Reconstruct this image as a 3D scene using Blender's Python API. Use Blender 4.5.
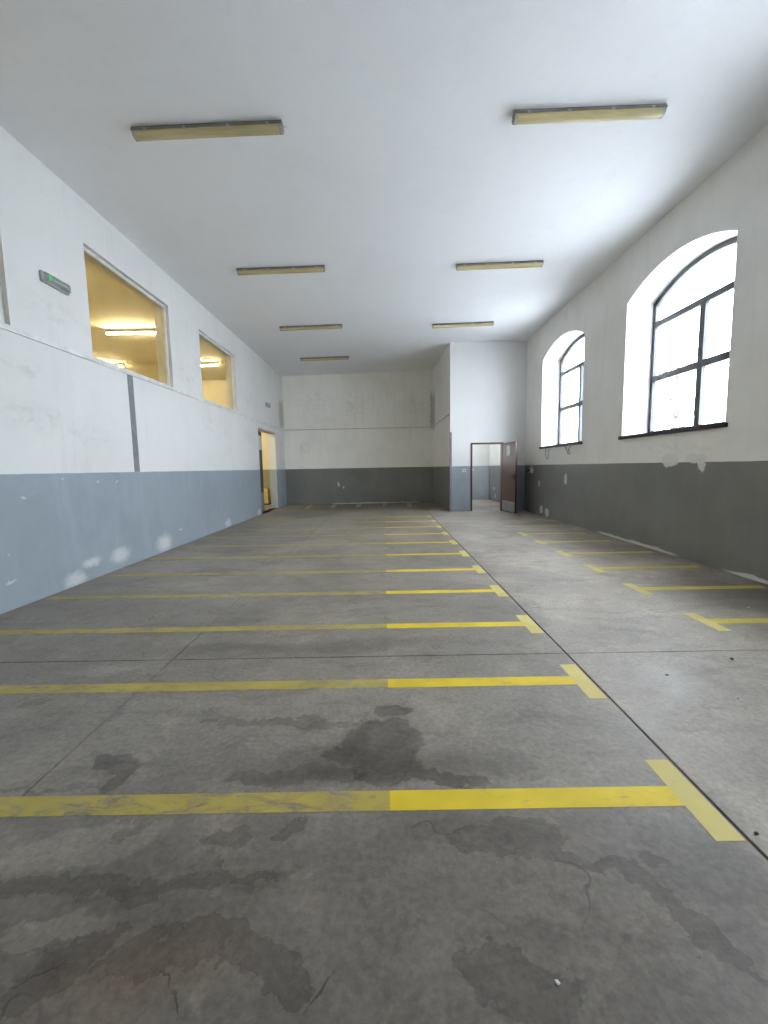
import bpy, bmesh, math, random
from mathutils import Vector, Matrix

for o in list(bpy.data.objects):
    bpy.data.objects.remove(o, do_unlink=True)
scene = bpy.context.scene
C = scene.collection

# ------------------------------------------------------------------ camera
F_PX, PITCH, YAW, ROLL, CAM_H = 420.56, 0.1053, -0.0023, 0.0176, 1.35
cp, sp, cy, sy, cr, sr = (math.cos(PITCH), math.sin(PITCH), math.cos(YAW),
                          math.sin(YAW), math.cos(ROLL), math.sin(ROLL))
fwd = Vector((sy * cp, cy * cp, -sp))
right0 = Vector((cy, -sy, 0))
up0 = right0.cross(fwd)
right = cr * right0 - sr * up0
up = sr * right0 + cr * up0
cam_data = bpy.data.cameras.new('camera')
cam_data.sensor_fit = 'VERTICAL'
cam_data.sensor_height = 32.0
cam_data.lens = F_PX / 1024 * 32.0
cam_data.clip_start = 0.02
cam_data.clip_end = 300
cam = bpy.data.objects.new('camera', cam_data)
C.objects.link(cam)
cam.matrix_world = Matrix(((right.x, up.x, -fwd.x, 0), (right.y, up.y, -fwd.y, 0),
                           (right.z, up.z, -fwd.z, CAM_H), (0, 0, 0, 1)))
scene.camera = cam

# ------------------------------------------------------------------ sky and exposure
SKY = 4.6
world = bpy.data.worlds.new('overcast_sky')
scene.world = world
world.use_nodes = True
wbg = world.node_tree.nodes['Background']
wbg.inputs['Color'].default_value = (0.865, 0.94, 1.045, 1)
wbg.inputs['Strength'].default_value = SKY
vs = scene.view_settings
vs.view_transform = 'Standard'
vs.look = 'None'
vs.gamma = 1.0
vs.use_curve_mapping = False
vs.exposure = 2.22
try:
    scene.cycles.use_denoising = True
    scene.cycles.denoiser = 'OPENIMAGEDENOISE'
    scene.cycles.max_bounces = 16
    scene.cycles.diffuse_bounces = 10
    scene.cycles.glossy_bounces = 4
    scene.cycles.transparent_max_bounces = 12
    scene.cycles.sample_clamp_indirect = 8.0
except Exception:
    pass

# ------------------------------------------------------------------ room dimensions (metres)
XL, XR = -3.74, 4.19            # inner faces of the long walls
YF, YB = -1.7, 16.03            # near end and far wall
YN, XN = 12.57, 1.96            # front and side of the boxed-out room
TL, TR = 0.25, 0.56             # wall thicknesses
ZG = 1.35                       # top of the grey paint
REVEAL = 0.45
YS = 16.9                       # far end of the boxed-out room


def zc(x):                      # the ceiling rises a little towards the windows
    return 4.783 + (x - XL) * 0.0217


def portal(name, loc, rot, sx, sz):
    d = bpy.data.lights.new(name, 'AREA')
    d.shape = 'RECTANGLE'
    d.size, d.size_y = sx, sz
    d.cycles.is_portal = True
    o = bpy.data.objects.new(name, d)
    C.objects.link(o)
    o.location = loc
    o.rotation_euler = rot
    return o


WIN_Y = [(1.41, 3.69), (5.25, 7.50), (9.03, 11.33), (12.86, 15.12)]
WIN_Z0, WIN_Z1, WIN_RISE = 1.81, 4.04, 0.29
for (a, b) in WIN_Y:
    portal('window_daylight_portal', (XR + TR + 0.02, (a + b) / 2, 3.07), (0, math.radians(90), 0), 2.6, b - a)

# ------------------------------------------------------------------ node helpers
class NT:
    def __init__(self, name):
        self.m = bpy.data.materials.new(name)
        self.m.use_nodes = True
        self.t = self.m.node_tree
        self.t.nodes.clear()
        self.out = self.t.nodes.new('ShaderNodeOutputMaterial')

    def n(self, typ, **kw):
        nd = self.t.nodes.new(typ)
        for k, v in kw.items():
            setattr(nd, k, v)
        return nd

    def set(self, sock, v):
        if isinstance(v, bpy.types.NodeSocket):
            self.t.links.new(v, sock)
        elif isinstance(v, (tuple, list)) and len(v) == 3 and sock.type == 'RGBA':
            sock.default_value = (*v, 1)
        else:
            sock.default_value = v

    def pos(self):
        return self.n('ShaderNodeNewGeometry').outputs['Position']

    def obj(self):
        return self.n('ShaderNodeTexCoord').outputs['Object']

    def math(self, op, a, b=0.0, clamp=False):
        nd = self.n('ShaderNodeMath', operation=op, use_clamp=clamp)
        self.set(nd.inputs[0], a)
        self.set(nd.inputs[1], b)
        return nd.outputs[0]

    def vmath(self, op, a, b=(0, 0, 0)):
        nd = self.n('ShaderNodeVectorMath', operation=op)
        self.set(nd.inputs[0], a)
        if op == 'SCALE':
            self.set(nd.inputs['Scale'], b)
        else:
            self.set(nd.inputs[1], b)
        return nd.outputs['Value'] if op in ('LENGTH', 'DOT_PRODUCT') else nd.outputs[0]

    def sep(self, v):
        nd = self.n('ShaderNodeSeparateXYZ')
        self.set(nd.inputs[0], v)
        return nd.outputs

    def mapping(self, v, loc=(0, 0, 0), rot=(0, 0, 0), scale=(1, 1, 1), typ='POINT'):
        nd = self.n('ShaderNodeMapping', vector_type=typ)
        self.set(nd.inputs[0], v)
        nd.inputs['Location'].default_value = loc
        nd.inputs['Rotation'].default_value = rot
        nd.inputs['Scale'].default_value = scale
        return nd.outputs[0]

    def noise(self, v, scale, detail=4, rough=0.55, dist=0.0, col=False):
        nd = self.n('ShaderNodeTexNoise')
        self.set(nd.inputs['Vector'], v)
        nd.inputs['Scale'].default_value = scale
        nd.inputs['Detail'].default_value = detail
        nd.inputs['Roughness'].default_value = rough
        nd.inputs['Distortion'].default_value = dist
        return nd.outputs['Color' if col else 'Fac']

    def rng(self, v, a, b, c=0.0, d=1.0, smooth=True):
        nd = self.n('ShaderNodeMapRange', interpolation_type='SMOOTHSTEP' if smooth else 'LINEAR')
        for i, x in enumerate((v, a, b, c, d)):
            self.set(nd.inputs[i], x)
        return nd.outputs[0]

    def mix(self, f, a, b, mode='MIX'):
        nd = self.n('ShaderNodeMix', data_type='RGBA', blend_type=mode)
        self.set(nd.inputs[0], f)
        self.set(nd.inputs[6], a)
        self.set(nd.inputs[7], b)
        return nd.outputs[2]

    def bump(self, h, strength=0.3, dist=0.01):
        nd = self.n('ShaderNodeBump')
        nd.inputs['Strength'].default_value = strength
        nd.inputs['Distance'].default_value = dist
        self.set(nd.inputs['Height'], h)
        return nd.outputs[0]

    def bsdf(self, col, rough=0.6, metal=0.0, spec=0.5, normal=None, **kw):
        nd = self.n('ShaderNodeBsdfPrincipled')
        self.set(nd.inputs['Base Color'], col)
        self.set(nd.inputs['Roughness'], rough)
        nd.inputs['Metallic'].default_value = metal
        nd.inputs['Specular IOR Level'].default_value = spec
        for k, v in kw.items():
            self.set(nd.inputs[k], v)
        if normal is not None:
            self.set(nd.inputs['Normal'], normal)
        self.t.links.new(nd.outputs[0], self.out.inputs[0])
        return nd

    def spot(self, v, c, r, rot=0.0, lo=0.85, hi=1.0, axis='z'):
        """soft-edged ellipse mask: c centre, r radii, in the plane normal to axis"""
        i = 'xyz'.index(axis)
        c, r = list(c), list(r)
        c.insert(i, 0.0)
        r.insert(i, 1e4)
        e = [0, 0, 0]
        e[i] = rot
        q = self.mapping(v, tuple(c), tuple(e), tuple(r), 'TEXTURE')
        return self.rng(self.vmath('LENGTH', q), lo, hi, 1.0, 0.0)

    def soft_box(self, v, c, r, axis):
        i = 'xyz'.index(axis)
        c, r = list(c), list(r)
        c.insert(i, 0.0)
        r.insert(i, 1e4)
        q = self.sep(self.vmath('ABSOLUTE', self.mapping(v, tuple(c), (0, 0, 0), tuple(r), 'TEXTURE')))
        m = self.math('MAXIMUM', self.math('MAXIMUM', q[0], q[1]), q[2])
        return self.rng(m, 0.6, 1.05, 1.0, 0.0)

    def union(self, masks):
        m = masks[0]
        for k in masks[1:]:
            m = self.math('MAXIMUM', m, k)
        return m


M = {}


def plain(name, col, rough=0.5, metal=0.0, spec=0.5, var=0.12, scale=6.0, bump=0.0, **kw):
    t = NT(name)
    v = t.obj()
    f = t.noise(v, scale, 5, 0.6)
    c2 = tuple(max(0, x * (1 - 2.2 * var)) for x in col)
    c = t.mix(t.rng(f, 0.3, 0.75), c2, col)
    nm = t.bump(t.noise(v, scale * 12, 4), bump, 0.002) if bump else None
    t.bsdf(c, rough, metal, spec, nm, **kw)
    M[name] = t.m
    return t.m


# ------------------------------------------------------------------ concrete floor
def concrete(t):
    P = t.pos()
    warp = t.vmath('SUBTRACT', t.noise(P, 5.5, 5, 0.6, 0.0, True), (0.5, 0.5, 0.5))
    warp3 = t.vmath('SUBTRACT', t.noise(P, 21, 4, 0.6, 0.0, True), (0.5, 0.5, 0.5))
    D = t.vmath('ADD', t.vmath('ADD', P, t.vmath('SCALE', warp, 0.24)), t.vmath('SCALE', warp3, 0.07))          # ragged outlines
    warp2 = t.vmath('SUBTRACT', t.noise(P, 1.1, 4, 0.55, 0.0, True), (0.5, 0.5, 0.5))
    D2 = t.vmath('ADD', P, t.vmath('SCALE', warp2, 0.5))
    big = t.noise(P, 0.55, 5, 0.6, 0.6)
    med = t.noise(D2, 2.6, 6, 0.62, 0.8)
    fine = t.noise(P, 38, 4, 0.7)
    trowel = t.noise(t.mapping(D2, scale=(0.7, 3.4, 1)), 1.6, 6, 0.62, 0.4)
    sx, sy_, sz = t.sep(P)
    # worn pale aisle on the window side of the long joint, dirtier bays on the other
    aisle = t.rng(sx, 1.20, 1.34)
    base = t.mix(aisle, (0.272, 0.243, 0.208), (0.365, 0.325, 0.278))
    col = t.mix(t.rng(big, 0.32, 0.68), t.mix(1, base, (0.66, 0.66, 0.67), 'MULTIPLY'), base)
    col = t.mix(t.math('MULTIPLY', t.rng(med, 0.42, 0.70), 0.55), col,
                t.mix(1, col, (1.50, 1.48, 1.45), 'MULTIPLY'))
    col = t.mix(t.math('MULTIPLY', t.rng(trowel, 0.50, 0.74), 0.65), col,
                t.mix(1, col, (0.60, 0.59, 0.58), 'MULTIPLY'))
    blotch = t.noise(t.mapping(D, loc=(3.1, 7.7, 0)), 1.9, 5, 0.6, 1.3)
    col = t.mix(t.math('MULTIPLY', t.rng(blotch, 0.56, 0.60), 0.32), col,
                t.mix(1, col, (0.62, 0.60, 0.58), 'MULTIPLY'))
    col = t.mix(t.math('MULTIPLY', t.rng(t.noise(P, 0.8, 3), 0.5, 0.75), 0.35), col,
                t.mix(1, col, (1.10, 0.97, 0.86), 'MULTIPLY'))
    # tyre-rubbed strip along the bays by the windows
    rub = t.math('MULTIPLY', t.rng(sx, 2.6, 3.1), t.rng(t.noise(P, 1.3, 4), 0.35, 0.6))
    col = t.mix(t.math('MULTIPLY', rub, 0.5), col, t.mix(1, col, (0.55, 0.54, 0.53), 'MULTIPLY'))
    # old oil and water stains, each where it lies on the slab
    dark = t.union([
        t.spot(D, (-0.03, 1.96), (0.21, 0.22)), t.spot(D, (-0.12, 1.87), (0.22, 0.09)), t.spot(D, (0.0, 1.76), (0.17, 0.10)),
        t.spot(D, (0.02, 2.22), (0.10, 0.05)), t.spot(D, (0.18, 1.71), (0.30, 0.045), -0.25),
        t.spot(D, (-1.28, 1.81), (0.11, 0.07), -0.3), t.spot(D, (-1.19, 1.72), (0.05, 0.11), -0.5)])
    mid = t.union([
        t.spot(D, (-0.52, 2.13), (0.52, 0.035), -0.02), t.spot(D, (-2.10, 2.36), (0.075, 0.03)),
        t.spot(D, (-0.40, 1.72), (0.34, 0.055)), t.spot(D, (-1.55, 1.655), (0.36, 0.016)),
        t.spot(D, (0.42, 1.40), (0.24, 0.085), 0.0), t.spot(D, (0.62, 1.33), (0.15, 0.03), -0.6),
        t.spot(D, (-0.62, 1.43), (0.10, 0.06)), t.spot(D, (-0.38, 1.45), (0.07, 0.03), 0.6),
        t.spot(D, (-0.95, 1.235), (0.62, 0.035), 0.02), t.spot(D, (-0.58, 1.29), (0.03, 0.045), -0.5),
        t.spot(D, (-0.62, 1.06), (0.22, 0.05), 0.2), t.spot(D, (-0.93, 1.00), (0.20, 0.05), 0.75), t.spot(D, (-0.35, 1.02), (0.16, 0.06), -0.4),
        t.spot(D, (0.34, 0.965), (0.16, 0.085), -0.2), t.spot(D, (0.86, 1.13), (0.22, 0.05), -0.9),
        t.spot(D, (0.89, 1.30), (0.05, 0.03)), t.spot(D, (-1.0, 1.45), (0.07, 0.03), 0.5),
        t.spot(D, (-1.75, 1.50), (0.22, 0.05), 0.3)])
    wide = t.union([
        t.spot(D2, (-0.55, 1.27), (1.1, 0.12), 0.0, 0.4, 1.1), t.spot(D2, (0.55, 1.18), (0.55, 0.20), -0.2, 0.3, 1.1),
        t.spot(D2, (-0.2, 0.75), (2.2, 0.95), 0.0, 0.6, 1.1), t.spot(D2, (0.0, 1.78), (0.9, 0.14), 0.0, 0.3, 1.1),
        t.spot(D2, (3.7, 4.0), (0.6, 1.2), 0.0, 0.3, 1.1), t.spot(D2, (-0.6, 3.1), (1.6, 0.12), 0.0, 0.2, 1.2),
        t.spot(D2, (-0.5, 14.6), (3.4, 1.6), 0.0, 0.5, 1.1)])
    mott = t.rng(t.noise(D, 9, 4), 0.25, 0.7, 0.72, 1.0)
    col = t.mix(t.math('MULTIPLY', wide, 0.72), col, t.mix(1, col, (0.55, 0.54, 0.53), 'MULTIPLY'))
    col = t.mix(t.math('MULTIPLY', t.math('MULTIPLY', mid, mott), 0.60), col, t.mix(1, col, (0.52, 0.50, 0.48), 'MULTIPLY'))
    tide = t.math('MULTIPLY', t.math('MULTIPLY', mid, t.math('SUBTRACT', 1.0, mid)), 1.6)
    col = t.mix(tide, col, t.mix(1, col, (0.45, 0.44, 0.43), 'MULTIPLY'))
    scuff = t.noise(t.mapping(D, rot=(0, 0, 0.5), scale=(1, 2.2, 1)), 6.5, 6, 0.7, 1.5)
    col = t.mix(t.math('MULTIPLY', t.rng(scuff, 0.50, 0.72), 0.45), col, t.mix(1, col, (1.42, 1.40, 1.36), 'MULTIPLY'))
    col = t.mix(t.math('MULTIPLY', t.rng(scuff, 0.28, 0.46, 1.0, 0.0), 0.55), col, t.mix(1, col, (0.62, 0.61, 0.60), 'MULTIPLY'))
    col = t.mix(t.math('MULTIPLY', t.math('MULTIPLY', dark, mott), 0.80), col, t.mix(1, col, (0.40, 0.385, 0.37), 'MULTIPLY'))
    # pale scuffed patches
    pale = t.union([t.spot(D, (-1.12, 1.38), (0.34, 0.10), 0.25, 0.7, 1.0), t.spot(D, (-1.02, 1.10), (0.17, 0.05), 0.1, 0.8, 1.0),
                    t.spot(D, (-0.50, 0.93), (0.055, 0.05), 0.3, 0.3, 1.0), t.spot(D, (-1.85, 2.75), (0.5, 0.12), 0, 0.3, 1.0)])
    col = t.mix(t.math('MULTIPLY', pale, 0.62), col, t.mix(1, col, (1.7, 1.68, 1.6), 'MULTIPLY'))
    # hairline cracks running from the old repair
    crk = t.noise(t.mapping(P, loc=(0.7, 0.2, 0)), 1.25, 3, 0.5)
    line = t.rng(t.math('ABSOLUTE', t.math('SUBTRACT', crk, 0.5)), 0.0, 0.0035, 1.0, 0.0)
    line = t.math('MULTIPLY', line, t.rng(t.noise(P, 0.9, 2), 0.52, 0.6))
    col = t.mix(t.math('MULTIPLY', line, 0.55), col, (0.03, 0.03, 0.03))
    E_ = t.vmath('ADD', P, t.vmath('SCALE', warp3, 0.05))
    cut = t.union([t.spot(E_, (-0.612, 0.995), (0.05, 0.004), -0.80, 0.3, 1.0), t.spot(E_, (-0.556, 0.935), (0.05, 0.004), -0.95, 0.3, 1.0),
                   t.spot(E_, (-0.19, 0.957), (0.075, 0.005), 1.01, 0.3, 1.0), t.spot(E_, (-0.96, 1.00), (0.10, 0.004), 0.5, 0.3, 1.0)])
    col = t.mix(t.math('MULTIPLY', cut, 0.7), col, (0.03, 0.028, 0.026))
    rust = t.spot(D2, (-0.68, 0.98), (0.34, 0.16), 0.2, 0.2, 1.1)
    col = t.mix(t.math('MULTIPLY', rust, 0.55), col, t.mix(1, col, (1.22, 1.0, 0.82), 'MULTIPLY'))
    # light specks and grain
    col = t.mix(t.rng(fine, 0.3, 0.7, 0.0, 0.75), t.mix(1, col, (0.83, 0.83, 0.83), 'MULTIPLY'),
                t.mix(1, col, (1.25, 1.25, 1.25), 'MULTIPLY'))
    h = t.math('ADD', t.math('MULTIPLY', fine, 0.4), t.math('MULTIPLY', med, 0.6))
    rough = t.rng(med, 0.3, 0.7, 0.40, 0.56)
    rough = t.math('SUBTRACT', rough, t.math('MULTIPLY', dark, 0.08))
    return P, col, rough, h, fine, med


t = NT('concrete')
P, col, rough, h, fine, med = concrete(t)
t.bsdf(col, rough, 0, 0.36, t.bump(h, 0.25, 0.004))
M['concrete'] = t.m


def line_paint(name, bright, faded, wear_lo, wear_hi, join=0.0):
    t = NT(name)
    P, col, rough, h, fine, med = concrete(t)
    sx = t.sep(P)[0]
    newer = t.rng(sx, join - 0.004, join + 0.004)
    wn = t.noise(t.mapping(P, scale=(1.0, 2.6, 1)), 7.0, 6, 0.72, 1.0)
    wn2 = t.noise(P, 1.0, 3, 0.5)
    thr = t.math('ADD', wn, t.math('MULTIPLY', t.math('SUBTRACT', wn2, 0.5), 0.35))
    thr = t.math('ADD', thr, t.math('MULTIPLY', newer, 0.11))
    paint = t.mix(newer, faded, bright)
    patch = t.rng(t.noise(P, 3.2, 3), 0.35, 0.65)
    paint = t.mix(t.math('MULTIPLY', patch, 0.45), paint, t.mix(1, paint, (0.72, 0.70, 0.70), 'MULTIPLY'))
    cover = t.rng(thr, wear_lo, wear_hi)
    c = t.mix(cover, col, paint)
    t.bsdf(c, 0.55, 0, 0.4, t.bump(h, 0.2, 0.003))
    M[name] = t.m


line_paint('yellow_stripe', (0.74, 0.55, 0.020), (0.45, 0.355, 0.075), 0.32, 0.54)
line_paint('yellow_crossbar', (0.62, 0.52, 0.16), (0.48, 0.42, 0.12), 0.24, 0.45)
line_paint('yellow_stripe_window_side', (0.58, 0.49, 0.07), (0.5, 0.44, 0.06), 0.30, 0.50, -9)
line_paint('yellow_crossbar_window_side', (0.58, 0.51, 0.16), (0.5, 0.44, 0.1), 0.28, 0.46, -9)
line_paint('yellow_stripe_worn', (0.52, 0.44, 0.19), (0.40, 0.34, 0.10), 0.36, 0.58, -9)

plain('joint_filler', (0.012, 0.011, 0.010), 0.9)


# ------------------------------------------------------------------ wall paint
def wall_mat(name, axis, white=(0.78, 0.775, 0.755), grey=(0.215, 0.216, 0.206), patches=(), smudges=(),
             brown=(), base_chips=(), dirt=0.35, dado=True, soft=0.75, chalk=0.9):
    """axis: the wall's normal ('x' or 'y'); patches etc. are (u, z, ru, rz) in metres on the wall"""
    t = NT(name)
    P = t.pos()
    s = t.sep(P)
    warp = t.vmath('SUBTRACT', t.noise(P, 9, 5, 0.65, 0, True), (0.5, 0.5, 0.5))
    D = t.vmath('ADD', P, t.vmath('SCALE', warp, 0.16))
    cloud = t.noise(P, 0.8, 5, 0.6, 0.5)
    drip = t.noise(t.mapping(P, scale=(5, 5, 0.5)), 1.2, 5, 0.6)
    w = t.mix(t.math('MULTIPLY', t.rng(cloud, 0.42, 0.72), dirt), white, t.mix(1, white, (0.80, 0.79, 0.77), 'MULTIPLY'))
    w = t.mix(t.math('MULTIPLY', t.rng(drip, 0.50, 0.80), dirt), w, t.mix(1, w, (0.78, 0.76, 0.73), 'MULTIPLY'))
    for (u, z, ru, rz) in smudges:
        k = t.math('MULTIPLY', t.spot(D, (u, z), (ru, rz), 0, 0.2, 1.05, axis), t.rng(t.noise(t.mapping(D, scale=(1, 0.6, 1.5)), 9, 6, 0.7), 0.42, 0.72))
        w = t.mix(t.math('MULTIPLY', k, 0.38), w, t.mix(1, w, (0.60, 0.585, 0.56), 'MULTIPLY'))
    for (u, z, ru, rz) in brown:
        k = t.soft_box(D, (u, z), (ru, rz), axis)
        w = t.mix(t.math('MULTIPLY', k, 0.6), w, (0.36, 0.315, 0.23))
    col = w
    if dado:
        gm = t.noise(P, 1.3, 5, 0.6, 0.6)
        g = t.mix(t.math('MULTIPLY', t.rng(gm, 0.4, 0.7), 0.5), grey, t.mix(1, grey, (0.80, 0.80, 0.81), 'MULTIPLY'))
        g = t.mix(t.math('MULTIPLY', t.rng(drip, 0.45, 0.75), 0.35), g, t.mix(1, g, (1.18, 1.18, 1.18), 'MULTIPLY'))
        sp_ = t.rng(t.noise(P, 14, 3, 0.6), 0.735, 0.76)
        g = t.mix(t.math('MULTIPLY', sp_, 0.5), g, (0.62, 0.62, 0.61))
        edge = t.math('ADD', s[2], t.math('MULTIPLY', t.math('SUBTRACT', t.noise(P, 3, 3), 0.5), 0.012))
        col = t.mix(t.rng(edge, ZG - 0.003, ZG + 0.003), g, w)
        for (u, z, ru, rz) in patches:
            k = t.spot(D, (u, z), (ru, rz), 0, soft, 1.0, axis)
            col = t.mix(t.math('MULTIPLY', k, chalk), col, (0.70, 0.695, 0.68))
        for (u0, u1, zz) in base_chips:
            uu = s[1] if axis == 'x' else s[0]
            k = t.math('MULTIPLY', t.rng(uu, u0, u0 + 0.3), t.rng(uu, u1 - 0.3, u1, 1.0, 0.0))
            zt = t.math('ADD', s[2], t.math('MULTIPLY', t.math('SUBTRACT', t.noise(P, 2.2, 4), 0.5), 0.10))
            k = t.math('MULTIPLY', k, t.rng(zt, zz - 0.01, zz + 0.01, 1.0, 0.0))
            col = t.mix(k, col, (0.66, 0.65, 0.63))
    rough = t.rng(s[2], ZG - 0.01, ZG + 0.01, 0.30, 0.8) if dado else 0.8
    bh = t.math('ADD', t.math('MULTIPLY', t.noise(P, 3.0, 4), 1.0), t.math('MULTIPLY', t.noise(P, 45, 3), 0.18))
    t.bsdf(col, rough, 0, 0.4, t.bump(bh, 0.25, 0.02))
    M[name] = t.m
    return t.m


wall_mat('paint_left', 'x', white=(0.67, 0.665, 0.65),
         patches=[(4.95, 0.07, .24, .14), (5.25, 0.22, .22, .09), (5.85, 0.19, .30, .15), (7.03, 0.15, .34, .19),
                  (7.6, 0.3, .12, .02), (9.95, 0.10, .28, .15), (12.45, .10, .25, .16), (5.5, 1.24, .05, .015), (4.9, 1.28, .03, .02),
                  (5.9, 1.22, .05, .02), (4.35, 1.12, .05, .02), (4.1, .28, .10, .02)],
         smudges=[(4.6, 1.95, .7, .22), (5.4, 1.82, .6, .16), (4.5, 2.45, .4, .14), (9.6, 2.35, 1.2, .4), (6.1, 3.1, .7, .25),
                  (5.0, 3.2, .6, .2), (12.2, 3.3, .8, .4), (8.3, 3.2, .6, .3), (15.5, 2.1, .5, .7), (11.9, 2.3, .7, .3)],
         brown=[(15.75, 3.35, .42, .55)], dirt=0.30, soft=0.25, chalk=0.62, grey=(0.29, 0.335, 0.37))  # grey made lighter and bluer: window sheen put into the paint colour
wall_mat('paint_right', 'x',
         patches=[(6.22, 1.385, .22, .10), (5.70, 1.40, .22, .08), (5.60, 1.32, .07, .12), (11.42, .84, .07, .10), (9.75, 1.0, .09, .15),
                  (11.22, .17, .12, .13), (10.83, .12, .14, .13)],
         white=(0.80, 0.79, 0.76), smudges=[(6.2, 1.55, 1.2, .12)], base_chips=[(4.1, 5.2, .04), (5.85, 8.3, .045)], dirt=0.35)
wall_mat('paint_back', 'y', patches=[(-1.75, .75, .05, .10), (-1.55, .62, .03, .07)],
         smudges=[(-3.0, 2.1, .5, .35), (-2.1, 2.1, .18, .12), (-3.1, 3.3, .3, .2), (-2.5, 3.9, 1.2, .5), (1.2, 3.6, .6, .5), (-1.2, 3.6, 1.3, .7)],
         brown=[(1.9, 3.45, .16, .75)], base_chips=[(-2.1, 1.5, .03)], white=(0.90, 0.88, 0.82), dirt=0.35)
wall_mat('paint_partition', 'y', white=(0.70, 0.70, 0.70), grey=(0.265, 0.30, 0.33), patches=[], smudges=[], dirt=0.15)
wall_mat('paint_store_lit', 'y', dirt=0.15, grey=(0.38, 0.42, 0.45))  # grey raised so the colour carries this room's brightness
wall_mat('paint_partition_side', 'x', brown=[(15.75, 3.35, .4, .75)], white=(0.86, 0.84, 0.79), dirt=0.35)
wall_mat('paint_side_room', 'y', white=(0.72, 0.66, 0.50), grey=(0.30, 0.27, 0.19), dirt=0.2)
wall_mat('paint_ceiling', 'x', white=(0.835, 0.84, 0.855), dirt=0.14, dado=False)
wall_mat('paint_side_room_ceiling', 'x', white=(0.68, 0.62, 0.46), dirt=0.2, dado=False)
plain('grey_strip_paint', (0.225, 0.235, 0.25), 0.45)
plain('white_frame_paint', (0.72, 0.72, 0.70), 0.45)
plain('conduit_plastic', (0.50, 0.49, 0.46), 0.5)
plain('dark_window_metal', (0.085, 0.088, 0.095), 0.42, 0.3)
plain('slate_sill', (0.030, 0.030, 0.034), 0.5)
plain('housing_grey', (0.22, 0.205, 0.18), 0.5)
plain('cap_plastic', (0.46, 0.44, 0.38), 0.22)
plain('clip_steel', (0.45, 0.44, 0.42), 0.35, 0.9)
plain('white_plastic', (0.78, 0.78, 0.77), 0.4)
plain('grey_plastic', (0.42, 0.42, 0.42), 0.45)
plain('black_rubber', (0.02, 0.02, 0.02), 0.6)
plain('steel_kick', (0.40, 0.40, 0.41), 0.35, 0.85)
plain('paper', (0.80, 0.80, 0.82), 0.8)
plain('cardboard', (0.62, 0.50, 0.22), 0.8)
plain('dark_door_paint', (0.025, 0.022, 0.02), 0.45)
plain('debris_dark', (0.02, 0.018, 0.016), 0.8)
plain('debris_white', (0.80, 0.79, 0.76), 0.7)
plain('red_scrap', (0.30, 0.05, 0.05), 0.7)
plain('bark', (0.085, 0.08, 0.076), 0.9, bump=0.3)
plain('outside_ground', (0.70, 0.71, 0.72), 0.9, var=0.03)
plain('pale_render', (0.62, 0.60, 0.56), 0.9)

t = NT('brown_door_wood')
v = t.obj()
g = t.noise(t.mapping(v, scale=(14, 14, 0.9)), 2.0, 6, 0.6, 1.2)
c = t.mix(t.rng(g, 0.3, 0.7), (0.075, 0.026, 0.018), (0.125, 0.048, 0.032))
t.bsdf(c, 0.30, 0, 0.5, t.bump(g, 0.1, 0.002))
M['brown_door_wood'] = t.m

t = NT('yellowed_diffuser')
v = t.obj()
g = t.noise(t.mapping(v, scale=(0.8, 9, 9)), 2.0, 4)
c = t.mix(t.rng(g, 0.3, 0.7), (0.50, 0.42, 0.20), (0.66, 0.57, 0.32))
t.bsdf(c, 0.22, 0, 0.5, None, **{'Subsurface Weight': 0.0, 'Transmission Weight': 0.12})
M['yellowed_diffuser'] = t.m


def pane_mat(name, tint, gloss, rough=0.0):
    t = NT(name)
    tr = t.n('ShaderNodeBsdfTransparent')
    nz = t.noise(t.obj(), 2.0, 4)
    t.set(tr.inputs[0], t.mix(t.rng(nz, 0.3, 0.8), tint, tuple(x * 0.95 for x in tint)))
    gl = t.n('ShaderNodeBsdfGlossy')
    gl.inputs['Roughness'].default_value = rough
    lw = t.n('ShaderNodeLayerWeight')
    lw.inputs['Blend'].default_value = 0.5
    mx = t.n('ShaderNodeMixShader')
    t.set(mx.inputs[0], t.rng(lw.outputs['Facing'], 0.55, 1.0, gloss, 0.5, False))
    t.t.links.new(tr.outputs[0], mx.inputs[1])
    t.t.links.new(gl.outputs[0], mx.inputs[2])
    t.t.links.new(mx.outputs[0], t.out.inputs[0])
    M[name] = t.m


pane_mat('window_glass', (0.97, 0.98, 0.98), 0.02)
pane_mat('inner_glass', (0.93, 0.90, 0.82), 0.02)
pane_mat('clear_plastic', (0.80, 0.82, 0.80), 0.06, 0.1)


def glow(name, col, strength):
    t = NT(name)
    e = t.n('ShaderNodeEmission')
    nz = t.noise(t.obj(), 3.0, 2)
    t.set(e.inputs[0], t.mix(t.rng(nz, 0.2, 0.9), col, tuple(x * 0.97 for x in col)))
    e.inputs[1].default_value = strength
    t.t.links.new(e.outputs[0], t.out.inputs[0])
    M[name] = t.m


TUBE = 62.0
glow('lit_tube', (1.0, 0.90, 0.60), TUBE)
glow('green_led', (0.08, 1.0, 0.25), 0.22)


# ------------------------------------------------------------------ mesh helpers
def box(bm, x0, x1, y0, y1, z0, z1):
    vs_ = [bm.verts.new((x, y, z)) for x in (x0, x1) for y in (y0, y1) for z in (z0, z1)]
    for f in ((0, 1, 3, 2), (4, 6, 7, 5), (0, 4, 5, 1), (2, 3, 7, 6), (0, 2, 6, 4), (1, 5, 7, 3)):
        bm.faces.new([vs_[i] for i in f])
    return bm


def boxes(*bs):
    bm = bmesh.new()
    for b in bs:
        box(bm, *b)
    return bm


def bev(bm, w=0.004, seg=2):
    bmesh.ops.bevel(bm, geom=list(bm.edges), offset=w, segments=seg, affect='EDGES', profile=0.5)
    return bm


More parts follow.
